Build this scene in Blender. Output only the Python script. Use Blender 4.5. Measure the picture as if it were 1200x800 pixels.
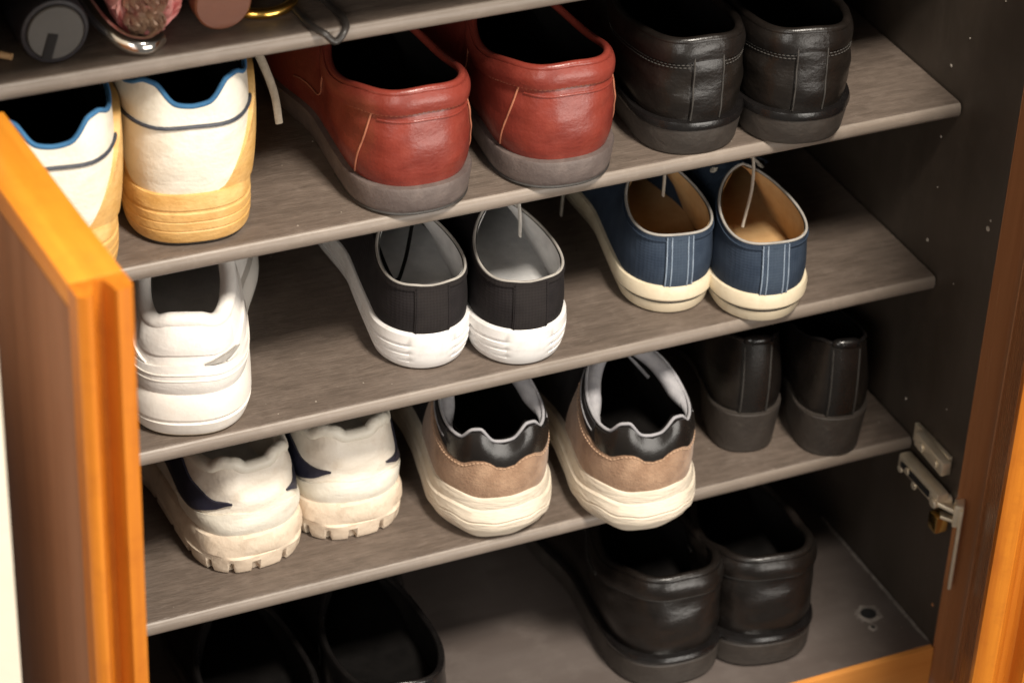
import bpy, math, random
import numpy as np
from mathutils import Vector, Matrix
R = math.radians
random.seed(4); rng = np.random.RandomState(7)
sc = bpy.context.scene
COL = sc.collection
for o in list(bpy.data.objects): bpy.data.objects.remove(o)

# ------------------------------------------------------------------ camera
cd = bpy.data.cameras.new('camera'); cam = bpy.data.objects.new('camera', cd); COL.objects.link(cam)
cam.location = (-1.02444, -1.41507, 1.38028)
cam.rotation_euler = (0.976547722, -0.0412254772, -0.423693115)
cd.sensor_width = 36; cd.lens = 99.2; cd.clip_start = .02; cd.clip_end = 60
cd.dof.use_dof = True; cd.dof.focus_distance = 1.86; cd.dof.aperture_fstop = 7.0
sc.camera = cam
# ------------------------------------------------------------------ light
wd = bpy.data.worlds.new('World'); sc.world = wd; wd.use_nodes = True
wd.node_tree.nodes['Background'].inputs[0].default_value = (1.0, .93, .84, 1)
wd.node_tree.nodes['Background'].inputs[1].default_value = .115
def area(name, loc, target, sx, sy, power, color):
    l = bpy.data.lights.new(name, 'AREA'); l.shape = 'RECTANGLE'; l.size = sx; l.size_y = sy; l.energy = power; l.color = color
    o = bpy.data.objects.new(name, l); COL.objects.link(o); o.location = loc
    o.rotation_euler = (Vector(target)-Vector(loc)).to_track_quat('-Z', 'Y').to_euler()
    return o
area('ceiling_lamp', (-.20, -1.0, 2.05), (-.36, 0, .3), .32, .32, 54, (1, .92, .81))
area('low_front_fill', (.40, -2.5, .40), (-.40, 0, .28), 1.6, 1.1, 37, (1, .94, .86))  # added soft fill, stands in for floor bounce and gives the heel highlights
area('left_fill', (-1.65, -1.65, 1.15), (-.72, -.1, .25), .7, .8, 11, (1, .95, .88))  # added fill from the left to brighten the plaster wall and door face
sc.view_settings.view_transform = 'Standard'; sc.view_settings.look = 'None'
sc.view_settings.exposure = 0.32; sc.view_settings.gamma = 1
sc.cycles.max_bounces = 8; sc.cycles.diffuse_bounces = 4
sc.render.filter_size = 1.9

# ------------------------------------------------------------------ materials
MATS = {}
def M(name, c1, c2=None, scale=30, rough=.5, bump=.0, bscale=200, metallic=0, stretch=(1,1,1), coat=0, sheen=0, wear=None, wscale=20, wamt=.5, detail=4, rvar=.1, bstretch=None, spec=.5, fold=0, fscale=25):
    if name in MATS: return MATS[name]
    m = bpy.data.materials.new(name); m.use_nodes = True; MATS[name] = m
    nt = m.node_tree; N = nt.nodes; Lk = nt.links
    b = N['Principled BSDF']
    tc = N.new('ShaderNodeTexCoord')
    def noise(sca, st, det=4, rg=.6):
        mp = N.new('ShaderNodeMapping'); mp.inputs['Scale'].default_value = st
        Lk.new(tc.outputs['Object'], mp.inputs[0])
        n = N.new('ShaderNodeTexNoise'); n.inputs['Scale'].default_value = sca; n.inputs['Detail'].default_value = det; n.inputs['Roughness'].default_value = rg
        Lk.new(mp.outputs[0], n.inputs['Vector']); return n
    def ramp(a, bb, c1, c2):
        r = N.new('ShaderNodeValToRGB'); r.color_ramp.elements[0].position = a; r.color_ramp.elements[1].position = bb
        r.color_ramp.elements[0].color = (*c1, 1); r.color_ramp.elements[1].color = (*c2, 1); return r
    c2 = c2 or tuple(min(1, x*1.25) for x in c1)
    n1 = noise(scale, stretch, detail); rp = ramp(.32, .68, c1, c2); Lk.new(n1.outputs[0], rp.inputs[0])
    col = rp.outputs[0]
    if wear:
        n2 = noise(wscale, (1,1,1), 6, .7); r2 = ramp(.5, .72, (0,0,0), (wamt,)*3); Lk.new(n2.outputs[0], r2.inputs[0])
        mx = N.new('ShaderNodeMix'); mx.data_type = 'RGBA'; Lk.new(r2.outputs[0], mx.inputs[0]); Lk.new(col, mx.inputs[6]); mx.inputs[7].default_value = (*wear, 1)
        col = mx.outputs[2]
    Lk.new(col, b.inputs['Base Color'])
    b.inputs['Metallic'].default_value = metallic
    b.inputs['Specular IOR Level'].default_value = spec
    n3 = noise(scale*1.7, stretch, 3)
    mr = N.new('ShaderNodeMapRange'); mr.inputs[3].default_value = max(.03, rough-rvar); mr.inputs[4].default_value = min(1, rough+rvar)
    Lk.new(n3.outputs[0], mr.inputs[0]); Lk.new(mr.outputs[0], b.inputs['Roughness'])
    b.inputs['Coat Weight'].default_value = coat; b.inputs['Coat Roughness'].default_value = .15
    b.inputs['Sheen Weight'].default_value = sheen
    nrm = None
    if fold:
        nf = noise(fscale, (1,1,2.2), 3, .5)
        bp = N.new('ShaderNodeBump'); bp.inputs['Strength'].default_value = fold; bp.inputs['Distance'].default_value = .006
        Lk.new(nf.outputs[0], bp.inputs['Height']); nrm = bp.outputs[0]
    if bump:
        n4 = noise(bscale, bstretch or stretch, 3)
        bp = N.new('ShaderNodeBump'); bp.inputs['Strength'].default_value = bump; bp.inputs['Distance'].default_value = .002
        Lk.new(n4.outputs[0], bp.inputs['Height'])
        if nrm is not None: Lk.new(nrm, bp.inputs['Normal'])
        nrm = bp.outputs[0]
    if nrm is not None: Lk.new(nrm, b.inputs['Normal'])
    return m
def weave(name, c1, c2, rough=.85, scale=900):
    m = M(name, c1, c2, 60, rough, 0, wear=None)
    nt = m.node_tree; N = nt.nodes; Lk = nt.links; b = N['Principled BSDF']
    tc = N.new('ShaderNodeTexCoord')
    hs = []
    for d in ('X', 'Z'):
        w = N.new('ShaderNodeTexWave'); w.bands_direction = d; w.inputs['Scale'].default_value = scale/6.28; w.inputs['Distortion'].default_value = 1.5
        Lk.new(tc.outputs['Object'], w.inputs['Vector']); hs.append(w)
    a = N.new('ShaderNodeMath'); a.operation = 'ADD'; Lk.new(hs[0].outputs[1], a.inputs[0]); Lk.new(hs[1].outputs[1], a.inputs[1])
    bp = N.new('ShaderNodeBump'); bp.inputs['Strength'].default_value = .25; bp.inputs['Distance'].default_value = .0004
    Lk.new(a.outputs[0], bp.inputs['Height']); Lk.new(bp.outputs[0], b.inputs['Normal'])
    b.inputs['Specular IOR Level'].default_value = .25
    return m

m_shelf = M('shelf_laminate', (.088,.067,.053), (.140,.108,.087), 260, .45, .35, 700, stretch=(.16,1,1), wear=(.21,.167,.138), wscale=80, wamt=.35, detail=9)
m_edge = M('shelf_edge_band', (.165,.134,.108), (.22,.18,.148), 60, .45, .15, 300, stretch=(.12,1,1), rvar=.06, wear=(.30,.25,.21), wscale=60, wamt=.35)
m_wall = M('dark_laminate', (.036,.027,.020), (.050,.038,.029), 20, .45, .08, 150, stretch=(1,1,.15), wear=(.085,.068,.055), wscale=45, wamt=.2)
m_floor = M('floor_laminate', (.085,.068,.060), (.115,.095,.085), 22, .42, .08, 140, stretch=(.15,1,1), wear=(.17,.145,.13), wscale=30, wamt=.35)
m_orange = M('orange_wood', (.42,.115,.008), (.62,.21,.018), 70, .36, .16, 160, stretch=(1.2,1.2,.05), coat=.25, detail=8, wear=(.30,.07,.008), wscale=40, wamt=.35)
m_orangex = M('orange_wood_plinth', (.62,.24,.05), (.76,.34,.085), 30, .42, .10, 90, stretch=(.06,1.2,1.2), coat=.2, detail=6)
m_brown = M('brown_veneer', (.25,.098,.038), (.38,.165,.068), 40, .26, .10, 110, stretch=(1.6,1.6,.05), coat=.45, detail=6)
m_brown_out = M('brown_veneer_outer', (.235,.112,.064), (.32,.158,.092), 30, .45, .06, 110, stretch=(1.6,1.6,.05), spec=.12, coat=.0, wear=(.22,.08,.03), wscale=9, wamt=.35, detail=6)
m_white = M('white_plaster', (.62,.55,.44), (.67,.60,.49), 8, .8, .2, 60)
m_metal = M('nickel', (.72,.62,.46), (.86,.76,.60), 60, .36, .06, 300, metallic=.6)
m_brass = M('brass', (.75,.52,.18), (.85,.62,.25), 40, .25, 0, metallic=1)
m_hole = M('drilled_hole', (.006,.005,.005), None, 30, .9)
m_chip = M('chipped_board', (.30,.26,.22), (.45,.40,.34), 300, .9, .4, 500)

# ------------------------------------------------------------------ helpers
def mesh_obj(name, verts, faces, mats, fidx=None, parent=None, smooth=True, sharp=40, loc=None):
    me = bpy.data.meshes.new(name)
    me.from_pydata([tuple(map(float, v)) for v in verts], [], [tuple(int(i) for i in f) for f in faces])
    if not isinstance(mats, (list, tuple)): mats = [mats]
    for m in mats: me.materials.append(m)
    if fidx is not None: me.polygons.foreach_set('material_index', list(fidx))
    import bmesh
    bm = bmesh.new(); bm.from_mesh(me); bmesh.ops.remove_doubles(bm, verts=bm.verts, dist=1e-5)
    bmesh.ops.recalc_face_normals(bm, faces=bm.faces); bm.to_mesh(me); bm.free()
    if smooth:
        me.polygons.foreach_set('use_smooth', [True]*len(me.polygons)); me.set_sharp_from_angle(angle=R(sharp))
    me.update()
    o = bpy.data.objects.new(name, me); COL.objects.link(o); o.parent = parent
    if loc is not None: o.location = loc
    return o
def empty(name, loc, rz=0, label=None, cat=None, group=None, parent=None):
    o = bpy.data.objects.new(name, None); COL.objects.link(o); o.location = loc; o.rotation_euler = (0,0,rz); o.empty_display_size = .02
    o.parent = parent
    if label: o['label'] = label
    if cat: o['category'] = cat
    if group: o['group'] = group
    return o
def box(name, p0, p1, mat, parent=None, bev=.0012, seg=2, Mx=None):
    import bmesh
    bm = bmesh.new(); bmesh.ops.create_cube(bm, size=1)
    a = Vector(p0); b = Vector(p1)
    for v in bm.verts: v.co = Vector(((a[i]+b[i])/2 + v.co[i]*(b[i]-a[i]) for i in range(3)))
    if bev: bmesh.ops.bevel(bm, geom=bm.edges[:], offset=bev, segments=seg, affect='EDGES', profile=.5)
    if Mx is not None: bm.transform(Mx)
    me = bpy.data.meshes.new(name); bm.to_mesh(me); bm.free(); me.materials.append(mat)
    me.polygons.foreach_set('use_smooth', [True]*len(me.polygons)); me.set_sharp_from_angle(angle=R(35))
    o = bpy.data.objects.new(name, me); COL.objects.link(o); o.parent = parent
    return o
def tube_data(path, rad, n=8, closed=False, flat=1.0, up=None):
    P = np.array(path, float); k = len(P)
    rad = np.full(k, rad) if np.isscalar(rad) else np.array(rad, float)
    if closed: T = np.roll(P, -1, 0)-np.roll(P, 1, 0)
    else:
        T = np.gradient(P, axis=0)
    T /= np.linalg.norm(T, axis=1)[:, None]+1e-12
    ref = np.array(up if up is not None else (0,0,1.0))
    V = []; A = None
    for i in range(k):
        if A is None or up is not None:
            a = np.cross(T[i], ref)
            if np.linalg.norm(a) < 1e-3: a = np.cross(T[i], (1.0,.1,0)) if A is None else A
        else: a = A-T[i]*np.dot(A, T[i])
        a /= np.linalg.norm(a); A = a; b = np.cross(a, T[i])
        for j in range(n):
            t = 2*math.pi*j/n
            V.append(P[i]+rad[i]*(a*math.cos(t)+b*flat*math.sin(t)))
    F = []
    for i in range(k if closed else k-1):
        i2 = (i+1) % k
        for j in range(n): F.append((i*n+j, i*n+(j+1) % n, i2*n+(j+1) % n, i2*n+j))
    if not closed:
        F.append(tuple(range(n-1, -1, -1))); F.append(tuple((k-1)*n+j for j in range(n)))
    return V, F
def tube(name, path, rad, mat, parent=None, n=8, closed=False, flat=1.0, up=None):
    V, F = tube_data(path, rad, n, closed, flat, up); return mesh_obj(name, V, F, mat, parent=parent, sharp=60)
def spline(pts, n=24):
    P = np.array(pts, float); P = np.vstack([2*P[0]-P[1], P, 2*P[-1]-P[-2]]); out = []
    m = len(P)-3
    for i in range(m):
        for t in np.linspace(0, 1, n//m+2, endpoint=(i == m-1)):
            a, b, c, d = P[i:i+4]
            out.append(.5*((2*b)+(-a+c)*t+(2*a-5*b+4*c-d)*t*t+(-a+3*b-3*c+d)*t**3))
    return np.array(out)
def disc_cyl(name, c, axis, r, l, mat, parent=None, n=32, bev=.001, prof=None):
    """solid of revolution along axis: prof = [(t along, radius)]"""
    ax = np.array(axis, float); ax /= np.linalg.norm(ax)
    a = np.cross(ax, (0,0,1.0)); 
    if np.linalg.norm(a) < .01: a = np.array((1.0,0,0))
    a /= np.linalg.norm(a); b = np.cross(ax, a); c = np.array(c, float)
    prof = prof or [(0, r-bev), (bev, r), (l-bev, r), (l, r-bev)]
    V = [c+ax*t+q*(a*math.cos(2*math.pi*j/n)+b*math.sin(2*math.pi*j/n)) for t, q in prof for j in range(n)]
    F = [(i*n+j, i*n+(j+1) % n, (i+1)*n+(j+1) % n, (i+1)*n+j) for i in range(len(prof)-1) for j in range(n)]
    F += [tuple(range(n-1, -1, -1)), tuple((len(prof)-1)*n+j for j in range(n))]
    return mesh_obj(name, V, F, mat, parent=parent, sharp=35)
def extrude_poly(name, poly, x0, x1, mats, fidx=None, parent=None, sharp=35):
    """profile in (y,z), extruded along x"""
    n = len(poly)
    V = [(x0, y, z) for y, z in poly]+[(x1, y, z) for y, z in poly]
    F = [(i, (i+1) % n, n+(i+1) % n, n+i) for i in range(n)]+[tuple(range(n-1, -1, -1)), tuple(range(n, 2*n))]
    return mesh_obj(name, V, F, mats, (list(fidx)+[0, 0]) if fidx else None, parent, sharp=sharp)

# ------------------------------------------------------------------ cabinet
XL = -.690; YB = .305; YF = -.063
ZM = {4: .1452, 3: .2881, 2: .4306, 1: .5723}          # mid height of each shelf edge
TH = .0058
ZT = {k: v+.0058 for k, v in ZM.items()}; ZT[0] = 0.0
cab = empty('shoe_cabinet', (0,0,0), 0, 'dark-lined wooden shoe cabinet with four shelves and open orange-edged doors', 'cabinet')
for i, k in enumerate((1, 2, 3, 4)):
    z = ZM[k]; poly = []; fi = []
    for j in range(9):
        t = math.pi/2-math.pi*j/8
        poly.append((.0045-.0045*abs(math.cos(t))**.85, z+TH*math.copysign(abs(math.sin(t))**.85, math.sin(t))))
    poly += [(YB-.002, z-TH), (YB-.002, z+TH)]
    fi = [0]+[1]*7+[0, 0, 0]
    # light edge band wraps the nosing; top sheet starts a little behind it
    extrude_poly('shelf', poly, XL+.001, -.0015, [m_shelf, m_edge], fi, cab)
    for (hx, hy) in ((-.0012, .035), (-.0012, .245)):
        pin = disc_cyl('shelf_pin', (-.0005, hy, z-TH-.0032), (-1,0,0), .0026, .010, m_metal, cab, 12, .0006)
box('side_panel', (0, YF, -.06), (.06, YB+.01, .72), m_wall, cab)
box('side_panel', (XL-.017, -.035, -.06), (XL, YB+.01, .72), m_wall, cab)
box('back_panel', (XL+.0005, YB, -.02), (-.0005, YB+.008, .70), m_wall, cab, .0005)
box('top_panel', (XL+.0005, -.088, .702), (-.0005, YB, .7195), m_wall, cab)  # unseen front overhang added to keep the top shelf in shade
box('floor_panel', (XL+.0006, YF+.0008, -.017), (-.0006, YB-.001, 0), m_floor, cab, .0006)
box('plinth', (XL+.0005, YF-.004, -.085), (-.0005, YF+.014, -.0012), m_orangex, cab, .0015)
box('edge_strip', (.0004, YF-.0012, -.085), (.0596, YF-.0001, .7195), m_brown, cab, .0003)
# marks on the right side panel
for (y, z, r, m) in ((.0209,.4554,.0013,m_chip),(.0038,.4853,.0007,m_chip),(.0208,.3989,.0010,m_chip),(.0192,.314,.0014,m_chip),(-.0498,.3635,.0020,m_chip),(-.0515,.371,.0010,m_chip),
                     (.0169,.1752,.0013,m_chip),(-.0552,.0319,.0016,m_brown),(.016,.36,.0006,m_chip),(-.02,.30,.0006,m_chip),(.05,.52,.0006,m_chip),(-.03,.53,.0006,m_chip),(-.035,.2,.0006,m_chip)):
    disc_cyl('wall_fleck', (.0002, y, z), (-1,0,0), r, .0008, m, cab, 10, .0003)
# worn cam hole in the floor with chipped surround
def ring_chip(name, cx, cy, r0, r1, mat, z=.0006):
    n = 40; V = []; F = []
    for j in range(n):
        t = 2*math.pi*j/n; ro = r1*(.8+.35*rng.rand()); V += [(cx+r0*math.cos(t), cy+r0*math.sin(t), z), (cx+ro*math.cos(t), cy+ro*math.sin(t), .0002)]
    for j in range(n): F.append((2*j, 2*j+1, (2*j+3) % (2*n), (2*j+2) % (2*n)))
    return mesh_obj(name, V, F, mat, parent=cab)
ring_chip('chipped_ring', -.0285, -.0145, .0062, .0105, M('worn_edge', (.12,.10,.09), (.26,.23,.2), 300, .8, .4, 500))
disc_cyl('cam_hole', (-.0285, -.0145, .0003), (0,0,1), .0063, .0006, m_hole, cab, 28, .0002)
disc_cyl('pilot_hole', (-.0335, -.030, .0003), (0,0,1), .0018, .0004, m_hole, cab, 12, .0001)
ring_chip('chipped_ring', -.0335, -.030, .0017, .0038, MATS['worn_edge'])
# worn pale dust strip along the wall joint of the floor
V = []; F = []
for j in range(40):
    y = -.058+.0042*j; V += [(-.0008, y, .0005), (-.0022-.0022*rng.rand(), y, .0003)]
for j in range(39): F.append((2*j, 2*j+1, 2*j+3, 2*j+2))
mesh_obj('worn_joint', V, F, MATS['worn_edge'], parent=cab)

def door(name, hinge, ang, W, T, z0, z1, inward, mface_out, mface_in, label):
    """hinge-side outer corner, free end direction (sin a,-cos a); inward=+1 when the inner face lies to +X of the outer face"""
    root = empty(name, (hinge[0], hinge[1], 0), 0, parent=cab); root['label'] = label
    root.rotation_euler = (0, 0, ang)
    # local frame: door runs along -Y, outer face x=0, inner face x=inward*T
    s = inward; e = .016
    box('outer_face', (0, -W+e, z0+e), (s*T*.45, -.0005, z1-e), mface_out, root, .0008)
    box('inner_face', (s*T*.4505, -W+e+.0003, z0+e+.0003), (s*T*.99, -.0008, z1-e-.0003), mface_in, root, .0008)
    # profiled solid wood free edge: two beads and a groove, seen in plan and run up the door
    prof = [(0,-W+e), (0,-W+.004), (.08,-W+.0012), (.16,-W), (.24,-W+.0006), (.29,-W+.0035), (.35,-W+.0085), (.42,-W+.0130), (.50,-W+.0145), (.58,-W+.0130), (.64,-W+.0070), (.67,-W+.0012), (.69,-W+.0003), (.90,-W+.0002), (.97,-W+.0015), (1,-W+.0045), (1,-W+e)]
    n = len(prof); zt = z1-.0005
    V = [(s*T*a, b, z0) for a, b in prof]+[(s*T*a, b, zt) for a, b in prof]
    F = [(i, (i+1) % n, n+(i+1) % n, n+i) for i in range(n)]+[tuple(range(n)), tuple(range(2*n-1, n-1, -1))]
    mesh_obj('edge_moulding', V, F, m_orange, parent=root, sharp=28)
    box('top_rail', (0, -W+e+.0002, z1-e+.0002), (s*T, -.0005, z1), m_orangey, root, .0015)
    box('bottom_rail', (0, -W+e+.0002, z0), (s*T, -.0005, z0+e-.0002), m_orangey, root, .0015)
    return root
m_orangey = M('orange_wood_rail', (.56,.19,.012), (.72,.28,.024), 70, .42, .08, 90, stretch=(1.2,.05,1.2), coat=.2, detail=8, wear=(.44,.13,.01), wscale=40, wamt=.3)
dl = door('door', (-.7147, -.042), .066, .2, .031, -.06, .585, 1, m_brown_out, m_brown, 'narrow brown door ajar on the left with a grooved orange edge')
dr = door('door', (.0600, -.091), -R(34.5), .20, .045, -.06, .71, -1, m_brown_out, m_brown, 'brown door swung open on the right with a grooved orange edge')

# hinge on the right side panel
hg = empty('hinge', (0,0,0), 0, parent=cab)
def plate(name, a, b, w, t, mat, parent, nrm=(1,0,0)):
    """bar from a to b, width w in the plane, thickness t along nrm"""
    a = Vector(a); b = Vector(b); d = (b-a); l = d.length; d.normalize(); n = Vector(nrm); n = (n-d*n.dot(d)).normalized(); s = d.cross(n)
    Mx = Matrix(((d.x, s.x, n.x, a.x), (d.y, s.y, n.y, a.y), (d.z, s.z, n.z, a.z), (0,0,0,1)))
    return box(name, (0,-w/2,-t/2), (l,w/2,t/2), mat, parent, min(w,t)*.2, 2, Mx)
plate('mounting_plate', (-.0022,-.004,.1605), (-.0022,-.052,.1605), .016, .0035, m_metal, hg)
plate('mounting_wing', (-.0070,-.0155,.1640), (-.0070,-.0555,.1610), .0125, .0080, m_metal, hg)
plate('hinge_arm', (-.0095,-.004,.1375), (-.0095,-.060,.1365), .0125, .0105, m_metal, hg)
disc_cyl('knuckle', (-.0165,-.0565,.1335), (1,0,.05), .0042, .016, m_metal, hg, 18)
box('hinge_cup', (-.0150,-.0640,.1090), (-.0040,-.0520,.1240), m_brass, hg, .002)
plate('link', (-.0105,-.0560,.1345), (.0030,-.0690,.1290), .0130, .0032, m_metal, hg, nrm=(0,.2,1))
plate('link', (-.0100,-.0600,.1240), (.0030,-.0690,.1200), .0090, .0026, m_metal, hg, nrm=(0,.2,1))
plate('arm_channel', (-.0155,-.010,.1375), (-.0155,-.050,.1370), .0050, .0014, m_hole, hg)
disc_cyl('screw', (-.0150,-.020,.1375), (-1,0,0), .0030, .0020, m_metal, hg, 14, .0005)
disc_cyl('screw', (-.0108,-.026,.1625), (-1,0,0), .0036, .0016, m_metal, hg, 14, .0005)
for (x, y, z) in ((-.0108,-.046,.1615), (-.0145,-.010,.133), (-.0145,-.030,.131)):
    disc_cyl('screw', (x, y, z), (-1,0,0), .0032, .0018, m_metal, hg, 14, .0005)
plate('door_flange', (.0020,-.0690,.1350), (.0020,-.0690,.0620), .0150, .0028, m_metal, hg, nrm=(.824,-.566,0))
plate('door_flange', (.0005,-.0675,.1380), (.0005,-.0675,.1180), .0120, .0075, m_metal, hg, nrm=(.824,-.566,0))
# ------------------------------------------------------------------ setting: plaster wall beside the cabinet
wall = box('wall', (-1.6, -.260, -.7), (-.749, -.02, 1.2), m_white, None, .002); wall['kind'] = 'structure'; wall['label'] = 'cream white plaster wall left of the cabinet'

# ------------------------------------------------------------------ shoe builder
def terp(tab, x):
    """smooth monotone interpolation of a table [(x,y)...]"""
    X = np.array([t[0] for t in tab], float); Y = np.array([t[1] for t in tab], float); x = np.asarray(x, float)
    d = np.diff(Y)/np.diff(X); m = np.zeros(len(X))
    for i in range(1, len(X)-1):
        if d[i-1]*d[i] > 0: m[i] = 2*d[i-1]*d[i]/(d[i-1]+d[i])
    m[0] = d[0]; m[-1] = d[-1]
    xc = np.clip(x, X[0], X[-1]); i = np.clip(np.searchsorted(X, xc, side='right')-1, 0, len(X)-2)
    h = X[i+1]-X[i]; t = (xc-X[i])/h
    return (2*t**3-3*t**2+1)*Y[i]+(t**3-2*t**2+t)*h*m[i]+(-2*t**3+3*t**2)*Y[i+1]+(t**3-t**2)*h*m[i+1]
def sst(a, b, x):
    t = np.clip((x-a)/(b-a), 0, 1); return t*t*(3-2*t)

class Shoe:
    def __init__(S, root, side=1, L=.275, wh=.035, ww=.033, wb=.047, toe=.72, bend=.007, zf=((0,.028),(.35,.026),(.7,.020),(1,.022)), zb=((0,0),(.75,0),(1,.008)),
                 inset=.003, sc=.5, yb=.004, yc=.135, cw=.030, col=((0,.085),(.5,.070),(1,.085)), ridge=((0,.085),(.35,.070),(.7,.055),(1,.042)),
                 b0=.004, b1=.002, sq=.6, egg=.06, hp=2.3, lump=0):
        S.__dict__.update(locals()); S.ph = rng.rand(4)*6
    def w(S, y):
        f = y/S.L; w = terp(((0,S.wh),(.14,S.wh),(.40,S.ww),(.68,S.wb),(.85,S.wb*.93),(1,S.wb*S.toe)), f)
        rh = S.wh*1.1; a = np.clip(1-y/rh, 0, 1); w = w*np.power(np.clip(1-a**S.hp, 0, 1), 1/S.hp)
        rt = S.wb*1.35; a = np.clip(1-(S.L-y)/rt, 0, 1); w = w*np.power(np.clip(1-a**2.2, 0, 1), 1/2.2)
        return w
    def cx(S, y):
        return -S.side*S.bend*sst(.25, 1, y/S.L)
    def ys(S, s): return S.L*(.5-.5*np.cos(math.pi*s))
    def out(S, u):
        s = np.abs(u); e = .004
        s0 = np.clip(s-e, 0, 1); s1 = np.clip(s+e, 0, 1)
        dw = S.w(S.ys(s1))-S.w(S.ys(s0)); dy = S.ys(s1)-S.ys(s0)
        nx = dy; ny = -dw; l = np.sqrt(nx*nx+ny*ny)+1e-12
        sg = np.where(u < 0, -1, 1)
        nx, ny = nx/l, ny/l
        k = sst(0, .02, s); nx = nx*k; ny = ny*k-(1-k)            # heel centre points straight back
        k = sst(1, .98, s) if False else 1-sst(.98, 1, s); nx = nx*k; ny = ny*k+(1-k)
        return np.stack([sg*nx, ny, 0*nx], -1)
    def rim(S, u, off):
        """outline of the sole offset outwards"""
        s = np.abs(u); y = S.ys(s); sg = np.where(u < 0, -1, 1)
        p = np.stack([sg*S.w(y)+S.cx(y), y, 0*y], -1)
        return p+S.out(u)*np.asarray(off)[..., None]
    def top(S, u):
        s = np.abs(u); sg = np.where(u < 0, -1, 1)
        a = np.clip(s/S.sc, 0, 1); r = np.clip((s-S.sc)/(1-S.sc), 0, 1)
        yt = S.yb+(S.yc-S.yb)*(.5-.5*np.cos(math.pi*a))
        xt = S.cw*np.power(np.clip(np.sin(math.pi*a), 0, 1), np.where(a < .5, S.sq, .85))*(1+S.egg*np.cos(math.pi*a))
        yr = S.yc+(S.L-.020-S.yc)*np.sin(math.pi/2*r)
        z = np.where(s <= S.sc, terp(S.col, a), terp(S.ridge, r))
        y = np.where(s <= S.sc, yt, yr); x = np.where(s <= S.sc, sg*xt, 0)
        return np.stack([x+S.cx(y), y, z], -1)
    def P(S, u, v):
        u, v = np.broadcast_arrays(np.asarray(u, float), np.asarray(v, float))
        s = np.abs(u); y = S.ys(s)
        B = S.rim(u, np.full(u.shape, -S.inset)); B[..., 2] = terp(S.zf, y/S.L)
        T = S.top(u); o = S.out(u); h = (T[..., 2]-B[..., 2])
        k = sst(S.sc-.12, S.sc+.14, s)
        zz = np.zeros(u.shape+(3,)); zz[..., 2] = 1
        P1 = B+zz*(h*(.33*(1-k)+.62*k))[..., None]+o*(S.b0*(1-.4*k))[..., None]
        D = B-T; D[..., 2] = 0
        P2 = T-zz*(h*.33*(1-k))[..., None]+o*(S.b1*(1-k))[..., None]+D*(k*.58)[..., None]+zz*(k*.004)[..., None]
        v = v[..., None]; q = 1-v
        X = q**3*B+3*q*q*v*P1+3*q*v*v*P2+v**3*T
        if S.lump:
            n = np.sin(u*23+S.ph[0]+v[..., 0]*5)*np.sin(v[..., 0]*7+S.ph[1])+.6*np.sin(u*41+S.ph[2]-v[..., 0]*9)*np.sin(v[..., 0]*13+S.ph[3])
            X = X+o*(S.lump*n*np.sin(math.pi*v[..., 0]))[..., None]
        return X
    def N(S, u, v):
        e = 2e-3
        u, v = np.broadcast_arrays(np.asarray(u, float), np.asarray(v, float))
        a = S.P(np.clip(u+e, -1, 1), v)-S.P(np.clip(u-e, -1, 1), v); b = S.P(u, np.clip(v+e, 0, 1))-S.P(u, np.clip(v-e, 0, 1))
        n = np.cross(a, b); l = np.linalg.norm(n, axis=-1); ok = l > 1e-12
        n = np.where(ok[..., None], n/np.maximum(l, 1e-12)[..., None], S.out(u))
        ref = S.out(u); ref[..., 2] = .6
        f = np.sign((n*ref).sum(-1)); f[f == 0] = 1
        return n*f[..., None]
    def Q(S, u, v, off): return S.P(u, v)+S.N(u, v)*np.asarray(off)[..., None] if not np.isscalar(off) else S.P(u, v)+S.N(u, v)*off
    def vz(S, u, z):
        v = np.linspace(0, 1, 60); zz = S.P(np.full(60, float(u)), v)[:, 2]; return float(np.interp(z, zz, v))
    def ux(S, x, v):
        g = np.linspace(0, .30, 90); xs = S.P(g, np.full(90, float(v)))[:, 0]; m = np.maximum.accumulate(xs); return math.copysign(float(np.interp(abs(x), m+np.arange(90)*1e-9, g)), x)
    def vseam(S, x, v0, v1, mat, r=.0006, off=.0006, dash=None, name='stitching'):
        return S.seam([(S.ux(x, v), v) for v in np.linspace(v0, v1, 9)], mat, r, off, name, 40, dash=dash)
    def strip(S, name, mat, x0, x1, v0, v1, th=.0011, nx=11, nv=14):
        v = np.linspace(v0, v1, nv); xs = np.linspace(x0, x1, nx); uu = np.array([[S.ux(x, q) for q in v] for x in xs]); vv = np.repeat(v[None, :], nx, 0)
        A = S.Q(uu, vv, th*np.ones_like(uu)); B = S.Q(uu, vv, -.0006*np.ones_like(uu)); V = np.vstack([A.reshape(-1, 3), B.reshape(-1, 3)]); m = nx*nv; F = []
        for i in range(nx-1):
            for j in range(nv-1): F.append((i*nv+j, i*nv+j+1, (i+1)*nv+j+1, (i+1)*nv+j))
            F += [(i*nv, (i+1)*nv, m+(i+1)*nv, m+i*nv), (i*nv+nv-1, m+i*nv+nv-1, m+(i+1)*nv+nv-1, (i+1)*nv+nv-1)]
        for j in range(nv-1): F += [(j, m+j, m+j+1, j+1), ((nx-1)*nv+j, (nx-1)*nv+j+1, m+(nx-1)*nv+j+1, m+(nx-1)*nv+j)]
        return mesh_obj(name, V, F, mat, parent=S.root, sharp=50)
    # ---- parts
    def upper(S, mat, name='upper', nu=121, nv=18):
        u = np.linspace(-1, 1, nu); u = np.sign(u)*np.abs(u)**1.5; v = np.linspace(0, 1, nv); V = S.P(u[:, None], v[None, :]).reshape(-1, 3)
        F = [(i*nv+j, i*nv+j+1, (i+1)*nv+j+1, (i+1)*nv+j) for i in range(nu-1) for j in range(nv-1)]
        return mesh_obj(name, V, F, mat, parent=S.root, sharp=70)
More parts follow.
